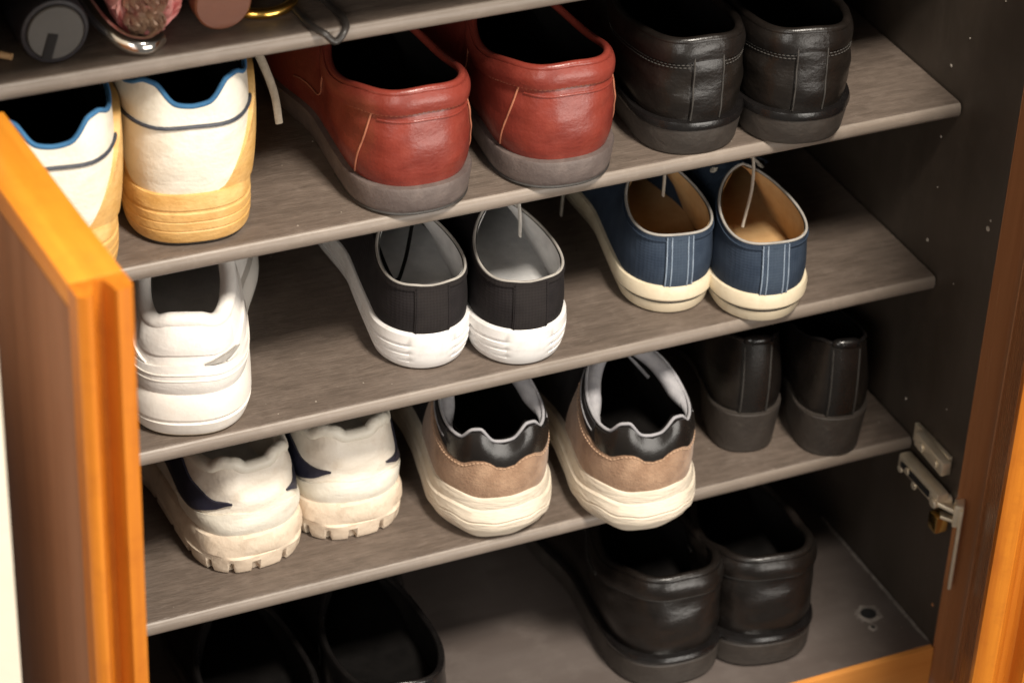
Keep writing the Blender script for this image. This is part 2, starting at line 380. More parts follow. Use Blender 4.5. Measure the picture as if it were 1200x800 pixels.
    def lining(S, mat, off=.0028, name='lining', nu=81, nv=10):
        u = np.linspace(-1, 1, nu); u = .97*np.sign(u)*np.abs(u)**1.5; v = np.linspace(0.02, 1, nv); uu, vv = np.meshgrid(u, v, indexing='ij')
        V = S.Q(uu, vv, -off*np.ones_like(uu)).reshape(-1, 3)
        F = [(i*nv+j, i*nv+j+1, (i+1)*nv+j+1, (i+1)*nv+j) for i in range(nu-1) for j in range(nv-1)]
        return mesh_obj(name, V, F, mat, parent=S.root, sharp=70)
    def insole(S, mat, dz=.009, name='insole', n=40):
        s = np.linspace(0.0, 1, n); a = S.rim(s, np.full(n, -S.inset-.002)); b = S.rim(-s-1e-9, np.full(n, -S.inset-.002)); z = terp(S.zf, S.ys(s)/S.L)+dz
        a[:, 2] = z; b[:, 2] = z; c = (a+b)/2; c[:, 2] -= .002
        V = np.vstack([a, c, b]); F = [(k*n+i, k*n+i+1, (k+1)*n+i+1, (k+1)*n+i) for k in (0, 1) for i in range(n-1)]
        return mesh_obj(name, V, F, mat, parent=S.root)
    def collar(S, mat, r=.0022, name='collar', sink=0, flat=1.0, n=8, rfun=None):
        u = np.linspace(-1, 1, 121)[:-1]; u = S.sc*np.sign(u)*np.abs(u)**1.5; P = S.top(u); P = P-S.out(u)*(r*.55 if np.isscalar(r) else 0); P[:, 2] -= sink
        rad = np.full(len(u), r) if rfun is None else rfun(u)
        return tube(name, P, rad, mat, S.root, n, True, flat, up=(0,0,1))
    def panel(S, name, mat, u0, u1, lo, hi, th=.0012, nu=33, nv=9, parent=None, bow=0, feather=0):
        u = np.linspace(u0, u1, nu); f = lambda g: np.array([g(x) if callable(g) else g for x in u]); l = f(lo); h = f(hi)
        t = np.linspace(0, 1, nv); uu = np.repeat(u[:, None], nv, 1); vv = l[:, None]+(h-l)[:, None]*t[None, :]
        off = th*np.ones_like(uu)
        if bow: off = off+bow*np.sin(math.pi*t)[None, :]*np.sin(math.pi*np.linspace(0, 1, nu))[:, None]**.3
        if feather: off = off*sst(-.05, feather, np.linspace(0, 1, nu))[:, None]
        A = S.Q(uu, vv, off); Bk = S.Q(uu, vv, -.0006*np.ones_like(uu))
        V = np.vstack([A.reshape(-1, 3), Bk.reshape(-1, 3)]); m = nu*nv; id = lambda i, j: i*nv+j
        F = [(id(i, j), id(i, j+1), id(i+1, j+1), id(i+1, j)) for i in range(nu-1) for j in range(nv-1)]
        for i in range(nu-1):
            F.append((id(i, 0), id(i+1, 0), m+id(i+1, 0), m+id(i, 0))); F.append((id(i, nv-1), m+id(i, nv-1), m+id(i+1, nv-1), id(i+1, nv-1)))
        for j in range(nv-1):
            F.append((id(0, j), m+id(0, j), m+id(0, j+1), id(0, j+1))); F.append((id(nu-1, j), id(nu-1, j+1), m+id(nu-1, j+1), m+id(nu-1, j)))
        return mesh_obj(name, V, F, mat, parent=parent or S.root, sharp=50)
    def seam(S, pts, mat, r=.0006, off=.0006, name='stitching', n=30, parent=None, dash=None):
        p = spline([(a, b, 0) for a, b in pts], n); X = S.Q(p[:, 0], np.clip(p[:, 1], 0, 1), off*np.ones(len(p)))
        if not dash: return tube(name, X, r, mat, parent or S.root, 6)
        d = np.r_[0, np.cumsum(np.linalg.norm(np.diff(X, axis=0), axis=1))]; V = []; F = []; t = 0
        while t+dash < d[-1]:
            seg = np.array([[np.interp(q, d, X[:, k]) for k in range(3)] for q in np.linspace(t, t+dash*.72, 4)])
            v, f = tube_data(seg, [r*.5, r, r, r*.5], 6); F += [tuple(i+len(V) for i in g) for g in f]; V += list(v); t += dash
        return mesh_obj(name, V, F, mat, parent=parent or S.root)
    def sole(S, prof, mats, name='sole', nu=160, notch=None, umod=None):
        """prof: (offset, z fraction between ground and feather line, material of the band above it)"""
        s = np.linspace(0, 1, nu//2+1); u = np.concatenate([s, -s[-2:0:-1]]); n = len(u); y = S.ys(np.abs(u)); zb = terp(S.zb, y/S.L); zf = terp(S.zf, y/S.L)
        rings = []
        for k, q in enumerate(prof):
            off = np.full(n, q[0]); fz = q[1]
            if umod: off, fz = umod(k, u, off, fz)
            p = S.rim(u, off); p[:, 2] = zb+(zf-zb)*fz
            if notch and k <= 1: p = p if k == 0 else p; 
            rings.append(p)
        V = np.vstack(rings); F = []; fi = []
        for k in range(len(prof)-1):
            for i in range(n): F.append((k*n+i, k*n+(i+1) % n, (k+1)*n+(i+1) % n, (k+1)*n+i)); fi.append(prof[k][2])
        h = nu//2
        for k in (0, len(prof)-1):
            for i in range(h):
                a, b = i, i+1; c, d = (n-i-1) % n if i < h-1 else h, (n-i) % n
                q = [k*n+a, k*n+b, k*n+c, k*n+d]; q2 = []
                for e in q:
                    if e not in q2: q2.append(e)
                if len(q2) > 2: F.append(tuple(q2)); fi.append(prof[0][2] if k == 0 else prof[-2][2])
        return mesh_obj(name, V, F, mats, fi, S.root, sharp=32)
    def heel(S, mat, y1=.07, z1=.02, off=.002, taper=.0015, name='heel', lift=None):
        s = np.linspace(0, 1, 400); s = s[S.ys(s) <= y1]; s = s[::8]; u = np.concatenate([s, -s[:0:-1]]); n = len(u); rings = []
        for o, z in ((off-taper-.001, 0), (off-taper, .001), (off, z1-.001), (off-.0006, z1)):
            p = S.rim(u, np.full(n, o)); p[:, 2] = z; rings.append(p)
        V = np.vstack(rings); F = [(k*n+i, k*n+(i+1) % n, (k+1)*n+(i+1) % n, (k+1)*n+i) for k in range(3) for i in range(n)]
        F += [tuple(range(n)), tuple(range(3*n, 4*n))]
        return mesh_obj(name, V, F, mat, parent=S.root, sharp=35)
    def tongue(S, mat, w=.026, h=.03, y0=None, z0=None, lean=.25, th=.004, name='tongue', drop=.02):
        """padded tongue rising from the throat"""
        y0 = S.yc if y0 is None else y0; z0 = terp(S.ridge, 0)-.004 if z0 is None else z0
        nu, nv = 13, 12; V = []; x0 = float(S.cx(np.array(y0)))
        for side in (0, 1):
            for i in range(nu):
                a = -1+2*i/(nu-1)
                for j in range(nv):
                    t = j/(nv-1); ww = w*(.72+.28*t)*(1-.35*max(0, t-.8)/.2*abs(a))
                    y = y0+drop*(1-t)-lean*h*t+.006*a*a*(1-t*.5)+side*th*(1 if 0 < j < nv-1 else .5)*math.sqrt(max(0, 1-a*a*.9)); z = z0-drop*.1*(1-t)+h*t-.010*a*a
                    V.append((x0+ww*a, y, z))
        m = nu*nv; F = []
        for i in range(nu-1):
            for j in range(nv-1):
                q = (i*nv+j, i*nv+j+1, (i+1)*nv+j+1, (i+1)*nv+j); F += [q, tuple(m+k for k in q[::-1])]
            F.append((i*nv+nv-1, m+i*nv+nv-1, m+(i+1)*nv+nv-1, (i+1)*nv+nv-1)); F.append((i*nv, (i+1)*nv, m+(i+1)*nv, m+i*nv))
        for j in range(nv-1):
            F.append((j, m+j, m+j+1, j+1)); k = (nu-1)*nv; F.append((k+j, k+j+1, m+k+j+1, m+k+j))
        return mesh_obj(name, V, F, mat, parent=S.root, sharp=60)
    def lacing(S, mat, rows=4, w=.017, r=.0022, step=.016, y0=None, name='lace'):
        y0 = S.yc+.006 if y0 is None else y0
        for k in range(rows):
            y = y0+k*step; rr = (y-S.yc)/(S.L-.02-S.yc); z = float(terp(S.ridge, np.arcsin(min(1, max(0, rr)))*2/math.pi)); x0 = float(S.cx(np.array(y)))
            pts = spline([(x0-w, y+.003, z-.007), (x0-w*.5, y, z+.002), (x0, y-.001, z+.0045), (x0+w*.5, y, z+.002), (x0+w, y+.003, z-.007)], 20)
            tube(name, pts, r, mat, S.root, 8, flat=.5, up=(0,0,1))
            for sx in (-1, 1):
                disc_cyl('eyelet', (x0+sx*w, y+.003, z-.0085), (sx*.5,0,1), .0028, .0015, mat, S.root, 12, .0004)
    def eyestay(S, mat, v0=.55, th=.0014):
        for sg in (-1, 1):
            S.panel('eyestay', mat, sg*(S.sc-.04), sg*(S.sc+.22), lambda u: v0+.1*abs(abs(u)-S.sc), lambda u: .985, th, 21, 7)

def shoe_root(name, k, x, y, yaw, label, group=None):
    return empty(name, (x, y, ZT[k]+.0004), -R(yaw), label, 'shoe', group)

# ---- materials for shoes
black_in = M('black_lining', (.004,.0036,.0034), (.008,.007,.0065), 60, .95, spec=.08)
m_red = M('oxblood_leather', (.145,.020,.013), (.215,.036,.023), 34, .38, .16, 420, wear=(.26,.06,.04), wscale=22, wamt=.5, fold=.22, fscale=26, coat=.10, rvar=.14)
m_red2 = M('oxblood_leather_band', (.155,.023,.015), (.22,.038,.025), 34, .38, .16, 420, fold=.2, fscale=30, coat=.1)
m_redthread = M('pale_thread', (.30,.095,.05), (.38,.14,.075), 60, .8)
m_greysole = M('grey_brown_rubber', (.085,.064,.058), (.125,.098,.088), 45, .6, .25, 300, wear=(.22,.17,.15), wscale=50, wamt=.4)
m_darkrub = M('dark_rubber', (.016,.013,.011), (.035,.032,.030), 50, .6, .2, 300)
m_blk = M('black_leather', (.007,.0053,.0042), (.012,.0092,.0072), 40, .32, .15, 420, fold=.3, fscale=26, rvar=.06, wear=(.022,.018,.016), wscale=30, wamt=.4)
m_blk2 = M('black_leather_smooth', (.006,.0046,.0038), (.010,.0076,.0062), 40, .33, .12, 420, fold=.2, fscale=24, rvar=.10, wear=(.020,.015,.013), wscale=35, wamt=.4)
m_blksm = M('black_patent', (.008,.0065,.0055), (.013,.0105,.009), 40, .27, .05, 420, rvar=.05)
m_blksole = M('black_rubber_sole', (.028,.022,.018), (.042,.034,.028), 60, .58, .25, 260, wear=(.08,.07,.06), wscale=40, wamt=.35)
m_blkshine = M('black_welt', (.006,.005,.005), (.010,.009,.0085), 60, .24, .1, 300)
m_blkthread = M('charcoal_thread', (.028,.025,.022), (.045,.040,.035), 80, .7)
m_canvas = weave('black_canvas', (.009,.007,.0075), (.015,.012,.0125))
m_canvas2 = weave('black_canvas_strip', (.012,.0095,.0095), (.018,.0145,.014))
m_whiterub = M('white_rubber', (.72,.70,.68), (.80,.78,.76), 30, .42, .05, 200, wear=(.46,.41,.36), wscale=50, wamt=.5)
m_piping = M('white_piping', (.27,.25,.225), (.36,.335,.30), 80, .8)
m_greylin = M('grey_textile_lining', (.55,.55,.55), (.66,.65,.64), 90, .9, .2, 600, wear=(.4,.38,.36), wscale=40, wamt=.4)
m_lace = M('off_white_lace', (.55,.50,.42), (.66,.61,.52), 200, .85, .3, 900)
m_tanlace = M('worn_tan_lace', (.20,.165,.125), (.30,.25,.19), 200, .9, .3, 900)
m_lacew = M('white_lace', (.62,.59,.54), (.72,.69,.64), 200, .85, .3, 900)
m_navy = weave('navy_canvas', (.019,.030,.051), (.032,.047,.073))
m_navy2 = weave('faded_navy_canvas', (.032,.047,.073), (.050,.070,.100))
m_navythread = M('light_blue_thread', (.17,.22,.29), (.25,.30,.37), 200, .8)
m_creamrub = M('cream_rubber', (.66,.56,.40), (.74,.65,.49), 40, .45, .05, 200, wear=(.50,.38,.22), wscale=45, wamt=.55)
m_tanlin = M('tan_lining', (.46,.27,.11), (.56,.36,.17), 60, .85, .2, 500, wear=(.34,.18,.07), wscale=25, wamt=.4)
m_cream = M('cream_leather', (.68,.63,.53), (.78,.74,.65), 26, .5, .18, 380, wear=(.50,.38,.24), wscale=30, wamt=.35, fold=.2, fscale=40)
m_cream2 = M('cream_leather_worn', (.68,.61,.51), (.78,.72,.63), 30, .5, .18, 380, wear=(.44,.31,.19), wscale=34, wamt=.4, fold=.25, fscale=44)
m_gum = M('gum_rubber', (.54,.30,.085), (.70,.44,.17), 40, .55, .3, 200, wear=(.40,.20,.055), wscale=55, wamt=.6, stretch=(1,1,2))
m_pipe = M('navy_piping', (.025,.03,.045), (.04,.045,.06), 80, .6)
m_bluelin = M('blue_lining', (.022,.10,.22), (.035,.14,.28), 70, .85, .2, 600)
m_whitelea = M('white_leather', (.70,.66,.62), (.78,.75,.71), 26, .45, .14, 380, fold=.15, fscale=40, wear=(.6,.52,.44), wscale=30, wamt=.3)
m_whitefoam = M('white_foam', (.72,.67,.61), (.80,.76,.70), 40, .55, .1, 240, wear=(.62,.5,.36), wscale=36, wamt=.35)
m_grey = M('grey_textile', (.26,.245,.225), (.36,.34,.31), 90, .8, .2, 500)
m_tanfoam = M('beige_foam', (.62,.50,.38), (.72,.61,.48), 40, .65, .3, 200, wear=(.33,.23,.14), wscale=55, wamt=.65)
m_navylea = M('navy_leather', (.014,.014,.028), (.024,.024,.042), 50, .45, .15, 300)
m_suede = M('tan_suede', (.25,.145,.086), (.37,.235,.148), 75, .9, .45, 600, wear=(.17,.092,.05), wscale=50, wamt=.6, sheen=.15)
m_suedefoam = M('cream_foam', (.60,.52,.41), (.70,.62,.51), 40, .65, .6, 110, bstretch=(.5,.5,4), wear=(.44,.33,.21), wscale=40, wamt=.6)
m_blkmesh = weave('black_mesh', (.014,.013,.014), (.026,.024,.025), .7, 1400)
m_lav = M('pale_grey_padding', (.26,.255,.27), (.36,.35,.36), 90, .85, .2, 500)

def label_pair(fmt, a='left', b='right'): return fmt.format(a), fmt.format(b)

# ---- red loafers
def red_loafer(x, y, yaw, side, label):
    r = shoe_root('red_loafer', 2, x, y, yaw, label, 'red leather loafers'); S = Shoe(r, side, L=.272, wh=.0405, ww=.038, wb=.049, zf=((0,.021),(.4,.020),(.7,.016),(1,.018)),
        inset=.0025, yb=.0065, yc=.132, cw=.0385, col=((0,.087),(.25,.083),(.55,.071),(.8,.080),(1,.092)), ridge=((0,.092),(.3,.078),(.7,.056),(1,.040)), b0=.0075, b1=.003, hp=2.35, lump=.0007)
    S.sole([(-.005,0,0),(-.0020,.04,0),(-.0006,.10,0),(.0008,.30,0),(.0022,.90,0),(.0014,1.0,0),(-.006,1.03,0)], [m_greysole])
    S.heel(m_darkrub, .068, .0028, .0004, .001, 'heel_tip')
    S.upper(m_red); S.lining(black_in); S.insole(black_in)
    S.panel('collar_band', m_red2, -.47, .47, lambda u: .80-.05*abs(u), .995, .0022, 61, 9, bow=.0014)
    for sg in (-1, 1):
        S.seam([(sg*.112,.79), (sg*.140,.55), (sg*.180,.30), (sg*.215,.05)], m_redthread, .00065, .0006)
        S.seam([(sg*.33,.80), (sg*.37,.5), (sg*.42,.28), (sg*.52,.14)], m_redthread, .0006, .0006)
    S.seam([(-.46,.775), (-.2,.785), (0,.79), (.2,.785), (.46,.775)], m_redthread, .0005, .0007, dash=.0032, n=60)
    S.seam([(-.10,.735), (-.04,.715), (.05,.71), (.12,.73)], m_red2, .0009, .0001, 'crease')
    S.collar(m_red2, .0026)
    S.panel('apron', m_red2, .56, .78, .45, .97, .0016); S.panel('apron', m_red2, -.78, -.56, .45, .97, .0016)
a, b = ('red leather loafer with grey sole, left of its pair', 'red leather loafer with grey sole, right of its pair beside black shoes')
red_loafer(-.4055, -.006, 1, -1, a); red_loafer(-.3055, -.008, 3, 1, b)

# ---- black leather lace shoes on the second shelf
def black_walker(x, y, yaw, side, label):
    r = shoe_root('black_leather_shoe', 2, x, y, yaw, label, 'black leather shoes on the second shelf'); S = Shoe(r, side, L=.285, wh=.0375, ww=.038, wb=.050, zf=((0,.026),(.4,.024),(.7,.019),(1,.022)),
        inset=.0025, yb=.005, yc=.135, cw=.0365, col=((0,.084),(.3,.080),(.55,.074),(.8,.088),(1,.102)), ridge=((0,.102),(.3,.083),(.7,.058),(1,.042)), b0=.005, b1=.0025, hp=2.3, lump=.001)
    S.sole([(-.006,0,0),(-.0025,.03,0),(-.0012,.12,0),(.0012,.70,0),(.0012,.78,1),(.0022,.82,1),(.0026,.92,1),(.0018,1.02,1),(-.006,1.06,1)], [m_blksole, m_blkshine])
    S.upper(m_blk); S.lining(black_in); S.insole(black_in)
    S.panel('collar_band', m_blk2, -.46, .46, lambda u: .77-.06*abs(u), .995, .0016, 61, 9, bow=.001)
    S.strip('heel_strip', m_blk2, -.0110, .0110, .0, .97, .0012)
    for q in (-.0100, .0100): S.vseam(q, .03, .96, m_blkthread, .0006, .0016)
    for v in (.70,.735): S.seam([(-.45,v-.02), (-.2,v), (0,v), (.2,v), (.45,v-.02)], m_blkthread, .0005, .0006, dash=.003, n=60)
    S.collar(m_blk2, .0032); S.tongue(m_blk, .028, .022, lean=.1); S.eyestay(m_blk2); S.lacing(M('black_lace', (.02,.018,.016), (.05,.045,.04), 200, .8), 3)
a, b = ('black leather shoe on the second shelf, touching the red loafer', 'black leather shoe on the second shelf, rightmost on its shelf')
black_walker(-.205, -.001, 5, -1, a); black_walker(-.135, -.014, 12, 1, b)

# ---- cream retro trainers with gum soles
def gum_trainer(x, y, yaw, side, label, hang=False):
    r = shoe_root('gum_sole_trainer', 2, x, y, yaw, label, 'cream trainers with gum soles'); S = Shoe(r, side, L=.285, wh=.0385, ww=.037, wb=.050, zf=((0,.036),(.3,.033),(.7,.025),(1,.024)), zb=((0,0),(.7,0),(1,.014)),
        inset=.0015, yb=.004, yc=.125, cw=.0405, col=((0,.0965),(.03,.0985),(.11,.1125),(.16,.1135),(.25,.108),(.34,.104),(.55,.104),(.8,.110),(1,.112)), ridge=((0,.112),(.3,.092),(.7,.062),(1,.044)), b0=.0035, b1=.003, hp=2.5)
    S.sole([(-.004,0,1),(-.001,.02,1),(-.0005,.06,1),(.0,.075,0),(.0008,.12,0),(.0016,.30,0),(.0011,.315,0),(.0011,.33,0),(.0017,.345,0),(.0018,.48,0),(.0013,.495,0),(.0013,.51,0),(.0018,.525,0),(.0018,.66,0),(.0010,.69,0),(.0010,.72,0),(.0017,.75,0),(.0014,.92,0),(.0004,1.02,0),(-.004,1.05,0)], [m_gum, m_darkrub])
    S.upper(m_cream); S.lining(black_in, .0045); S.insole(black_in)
    S.seam([(q, S.vz(q, .084+.012*q*q)) for q in np.sign(np.linspace(-1,1,61))*.52*np.abs(np.linspace(-1,1,61))**1.4], m_pipe, .0012, .0008, 'piping', 60)
    for sg in (-1, 1):
        q = .05 if sg > 0 else .19
        S.panel('side_flare', m_gum, sg*q, sg*.60, .0, lambda u: .02+.84*float(sst(q,q+.17,abs(u)))*(1-.4*float(sst(.42,.6,abs(u)))), .0062 if sg > 0 else .003, 37, 11, feather=.45)
        S.panel('side_overlay', m_cream2, sg*.30, sg*.55, .66, .96, .0013, 17, 7)
    S.collar(m_bluelin, .0017); S.tongue(m_cream2, .030, .012, lean=.05); S.lacing(m_lace, 4)
    if hang:
        tube('lace_end', spline([(.020,.108,.114), (.034,.085,.121), (.0445,.066,.112), (.0525,.054,.095), (.0585,.047,.076), (.0610,.044,.056)], 30), np.r_[np.full(26, .0027), np.linspace(.0026,.0008,100)][:len(spline([(0,0,0)]*6, 30))], m_tanlace, r, 8, flat=.45, up=(0,1,0))
a, b = ('cream trainer with gum sole partly hidden by the left door', 'cream trainer with gum sole and a lace hanging, next to red loafer')
gum_trainer(-.647, -.008, 9, -1, a); gum_trainer(-.5545, .010, 9, 1, b, True)

# ---- white chunky sneaker
def white_runner(x, y, yaw, side, label):
    r = shoe_root('white_running_shoe', 3, x, y, yaw, label); S = Shoe(r, side, L=.28, wh=.0375, ww=.036, wb=.049, zf=((0,.031),(.3,.029),(.7,.022),(1,.024)), zb=((0,0),(.7,0),(1,.014)),
        inset=.003, yb=.012, yc=.105, cw=.0305, egg=.12, col=((0,.083),(.05,.0825),(.13,.079),(.20,.078),(.30,.081),(.5,.091),(.7,.107),(.85,.108),(1,.108)), ridge=((0,.108),(.3,.088),(.7,.06),(1,.044)), b0=.006, b1=.006, sq=.72, hp=2.4)
    S.sole([(-.004,0,1),(-.0005,.03,1),(.001,.08,0),(.0025,.20,0),(.0040,.38,0),(.0030,.42,0),(.0032,.46,0),(.0042,.50,0),(.0040,.75,0),(.0020,.98,0),(.0005,1.06,0),(-.004,1.12,0)], [m_whitefoam, m_creamrub])
    S.upper(m_whitelea); S.lining(m_whitelea, .006); S.insole(m_greylin)
    S.panel('heel_counter', m_whitelea, -.36, .40, .0, lambda u: .30+.16*math.cos(u*5), .0022, 41, 9, bow=.001)
    S.panel('heel_tab', m_whitelea, -.13, .13, lambda u: .58+3*u*u, .93, .0012, 21, 9, bow=.0016)
    S.panel('mid_overlay', m_whitelea, -.45, -.10, lambda u: .44+.1*abs(u), lambda u: .44+.1*abs(u)+.18*float(sst(.08,.22,abs(u))), .0018, 31, 7); S.panel('mid_overlay', m_whitelea, .10, .45, lambda u: .44+.1*abs(u), lambda u: .44+.1*abs(u)+.18*float(sst(.08,.22,abs(u))), .0018, 31, 7)
    S.panel('mesh_slit', m_grey, .035, .150, lambda u: .46+.55*(u-.035), lambda u: .463+.55*(u-.035)+.06*math.sin((u-.035)/.115*math.pi), .0026, 21, 5)
    for v in (.18, .26): S.seam([(-.34,v+.05), (-.1,v+.08), (.1,v+.08), (.36,v+.02)], m_whitefoam, .0006, .0030, n=50)
    u = np.linspace(-S.sc, S.sc, 91)[:-1]; S.collar(m_whitelea, .0056, 'padded_collar', .002, n=10)
    S.tongue(m_whitelea, .029, .018, lean=.1, th=.007); S.eyestay(m_whitelea); S.lacing(m_lacew, 4, r=.003)
white_runner(-.565, .007, 19, 1, 'all white chunky running shoe next to the left door')

# ---- black canvas sneakers
def canvas_sneaker(x, y, yaw, side, label, k=3):
    r = shoe_root('black_canvas_sneaker', k, x, y, yaw, label, 'black canvas sneakers'); S = Shoe(r, side, L=.272, wh=.0335, ww=.033, wb=.046, zf=((0,.0285),(.3,.026),(.7,.023),(1,.026)), zb=((0,0),(.75,0),(1,.006)),
        inset=.0022, yb=.0055, yc=.086, cw=.0282, egg=.20, col=((0,.0655),(.06,.067),(.2,.0675),(.5,.0700),(.8,.077),(1,.085)), ridge=((0,.085),(.3,.074),(.7,.054),(1,.042)), b0=.003, b1=.0012, hp=2.05)
    def um(k, u, off, fz):          # ribs on the flanks, smooth heel patch at the back
        return (off-(.0017*sst(.065,.085,np.abs(u)) if k in (4, 5, 8, 9, 12, 13) else 0), fz)
    S.sole([(-.0075,0,0),(-.0040,.02,0),(-.0022,.08,0),(-.0006,.24,0),(-.0002,.28,0),(.0001,.32,0),(.0004,.36,0),(.0008,.46,0),(.0010,.50,0),(.0012,.54,0),(.0013,.58,0),(.0014,.68,0),(.0014,.72,0),(.0014,.76,0),(.0014,.80,0),(.0008,1.02,0),(-.0006,1.07,0),(-.005,1.09,0)], [m_whiterub], umod=um)
    S.panel('heel_patch', m_whiterub, -.105, .105, 0, 0.02, .0008) if False else None
    S.upper(m_canvas); S.lining(m_greylin, .0022); S.insole(m_greylin)
    S.strip('heel_strip', m_canvas2, -.012, .012, .03, .985)
    for q in (-.0108, .0108): S.vseam(q, .06, .96, m_canvas, .0005, .0012)
    S.panel('collar_binding', m_canvas2, -.46, .46, .90, .995, .0010, 61, 4)
    S.collar(m_piping, .0010); S.tongue(m_canvas, .024, .022, lean=.85, th=.002, drop=.03); S.eyestay(m_canvas2)
    S.lacing(m_lacew, 5)
    if side > 0: tube('lace_end', spline([(.000,0.102,.094), (.004,0.088,.101), (.009,0.076,.096), (.0105,0.070,.080), (.011,0.068,.062)], 24), .0026, m_lacew, r, 8, flat=.4, up=(1,0,0))
    else: tube('lace_end', spline([(-.018,.100,.080), (-.020,.080,.060), (-.014,.052,.042), (-.002,.070,.044), (.010,.095,.060)], 24), .0022, black_in, r, 8, flat=.6, up=(1,0,0))
canvas_sneaker(-.388, .019, 8, -1, 'black canvas sneaker with white rubber sole, left of its pair')
canvas_sneaker(-.3245, .000, 8, 1, 'black canvas sneaker with white rubber sole, right of its pair')

# ---- navy canvas sneakers
def navy_sneaker(x, y, yaw, side, label):
    r = shoe_root('navy_canvas_sneaker', 3, x, y, yaw, label, 'navy canvas sneakers'); S = Shoe(r, side, L=.268, wh=.0340, ww=.033, wb=.046, zf=((0,.0225),(.3,.021),(.7,.019),(1,.022)), zb=((0,0),(.75,0),(1,.006)),
        inset=.0022, yb=.006, yc=.086, cw=.0285, egg=.20, col=((0,.063),(.2,.064),(.5,.0670),(.8,.074),(1,.080)), ridge=((0,.080),(.3,.074),(.7,.054),(1,.040)), b0=.0035, b1=.0012, hp=2.05)
    S.sole([(-.0065,0,0),(-.0040,.03,0),(-.0028,.10,0),(-.0014,.40,0),(-.0022,.42,1),(-.0020,.51,1),(-.0004,.53,0),(.0012,.62,0),(.0016,.90,0),(.0004,1.06,0),(-.005,1.10,0)], [m_creamrub, m_darkrub])
    S.upper(m_navy); S.lining(m_tanlin, .0022); S.insole(m_tanlin)
    S.strip('heel_strip', m_navy2, -.0100, .0100, .03, .985)
    for q in (-.0092, -.0058, .0058, .0092): S.vseam(q, .06, .97, m_navythread, .00055, .0014)
    S.seam([(-.45,.88), (-.2,.90), (0,.90), (.2,.90), (.45,.88)], m_navy, .0007, .0005, n=60)
    S.collar(m_piping, .0010); S.tongue(m_navy, .023, .016, lean=.6, th=.002, drop=.03); S.eyestay(m_navy); S.lacing(m_lace, 5)
    if side > 0: tube('lace_end', spline([(-.016,0.102,.088), (-.006,0.090,.099), (.004,0.080,.092), (.003,0.070,.070), (-.006,0.058,.045)], 28), .0023, m_lace, r, 8, flat=.4, up=(1,0,0))
    else: tube('lace_end', spline([(-.002,0.100,.090), (.003,0.085,.094), (.006,0.072,.080), (.005,0.066,.058)], 28), .0023, m_lace, r, 8, flat=.4, up=(1,0,0))
    if side < 0: tube('lace_end', spline([(-.030,.14,.060), (-.043,.136,.052), (-.050,.130,.030), (-.0515,.128,.010)], 24), .0020, m_lace, r, 8, flat=.5, up=(1,0,0))
navy_sneaker(-.2015, .021, 11, -1, 'navy canvas sneaker with cream sole beside the black canvas pair')
navy_sneaker(-.144, -.012, 10, 1, 'navy canvas sneaker with cream sole, rightmost on its shelf')

# ---- worn cream trainers with navy panels
def trail_trainer(x, y, yaw, side, label):
    r = shoe_root('cream_trainer', 4, x, y, yaw, label, 'worn cream trainers with navy panels'); S = Shoe(r, side, L=.27, wh=.0395, ww=.037, wb=.049, zf=((0,.031),(.3,.029),(.7,.022),(1,.024)), zb=((0,0),(.7,0),(1,.014)),
        inset=.003, yb=.010, yc=.118, cw=.0340, lump=.0014, col=((0,.083),(.03,.0835),(.08,.088),(.14,.088),(.24,.081),(.5,.078),(.75,.090),(1,.100)), ridge=((0,.100),(.3,.082),(.7,.058),(1,.044)), b0=.004, b1=.004, hp=2.6)
    def um(k, u, off, fz):
        q = (u*13+.35+.25*np.sin(u*11)) % 1; g = sst(0, .06, q)*(1-sst(.16, .27, q))
        if k in (0, 1): return off-(.0040*g), fz+.26*g
        if k == 2: return off-(.0032*g), fz+.10*g
        return off+.0006*np.sin(u*40+k), fz+.012*np.sin(u*23+2*k)*(k < 9)
    S.sole([(-.004,0,0),(-.0008,.02,0),(.0008,.14,0),(.0014,.34,0),(.0020,.44,0),(.0014,.47,0),(.0014,.50,0),(.0020,.55,0),(.0018,.78,0),(.0006,.98,0),(-.001,1.04,0),(-.006,1.08,0)], [m_tanfoam], nu=420, umod=um)
    S.upper(m_cream2); S.lining(m_cream2, .005); S.insole(m_greylin)
    S.panel('heel_counter', m_cream, -.30, .30, .0, lambda u: .34-1.1*u*u, .0016, 41, 9, bow=.0008)
    for sg in (-1, 1):
        tt = lambda u: min(1, max(0, (abs(u)-.062)/.17))
        S.panel('navy_panel', m_navylea, sg*.062, sg*.46, lambda u: .455-.17*tt(u), lambda u: .47+.12*tt(u)+.36*tt(u)**2.5, .0016, 31, 9)
        S.panel('side_overlay', m_cream, sg*.47, sg*.62, .10, .80, .0016, 17, 7)
    S.collar(m_cream, .0048, 'padded_collar', .002, n=10); S.tongue(m_cream2, .028, .012, lean=.1, th=.006); S.lacing(m_lace, 4)
trail_trainer(-.506, .029, -5, -1, 'worn cream trainer with navy panels and notched sole, beside the left door')
trail_trainer(-.431, .037, 1, 1, 'worn cream trainer with navy panels, next to the suede shoe')

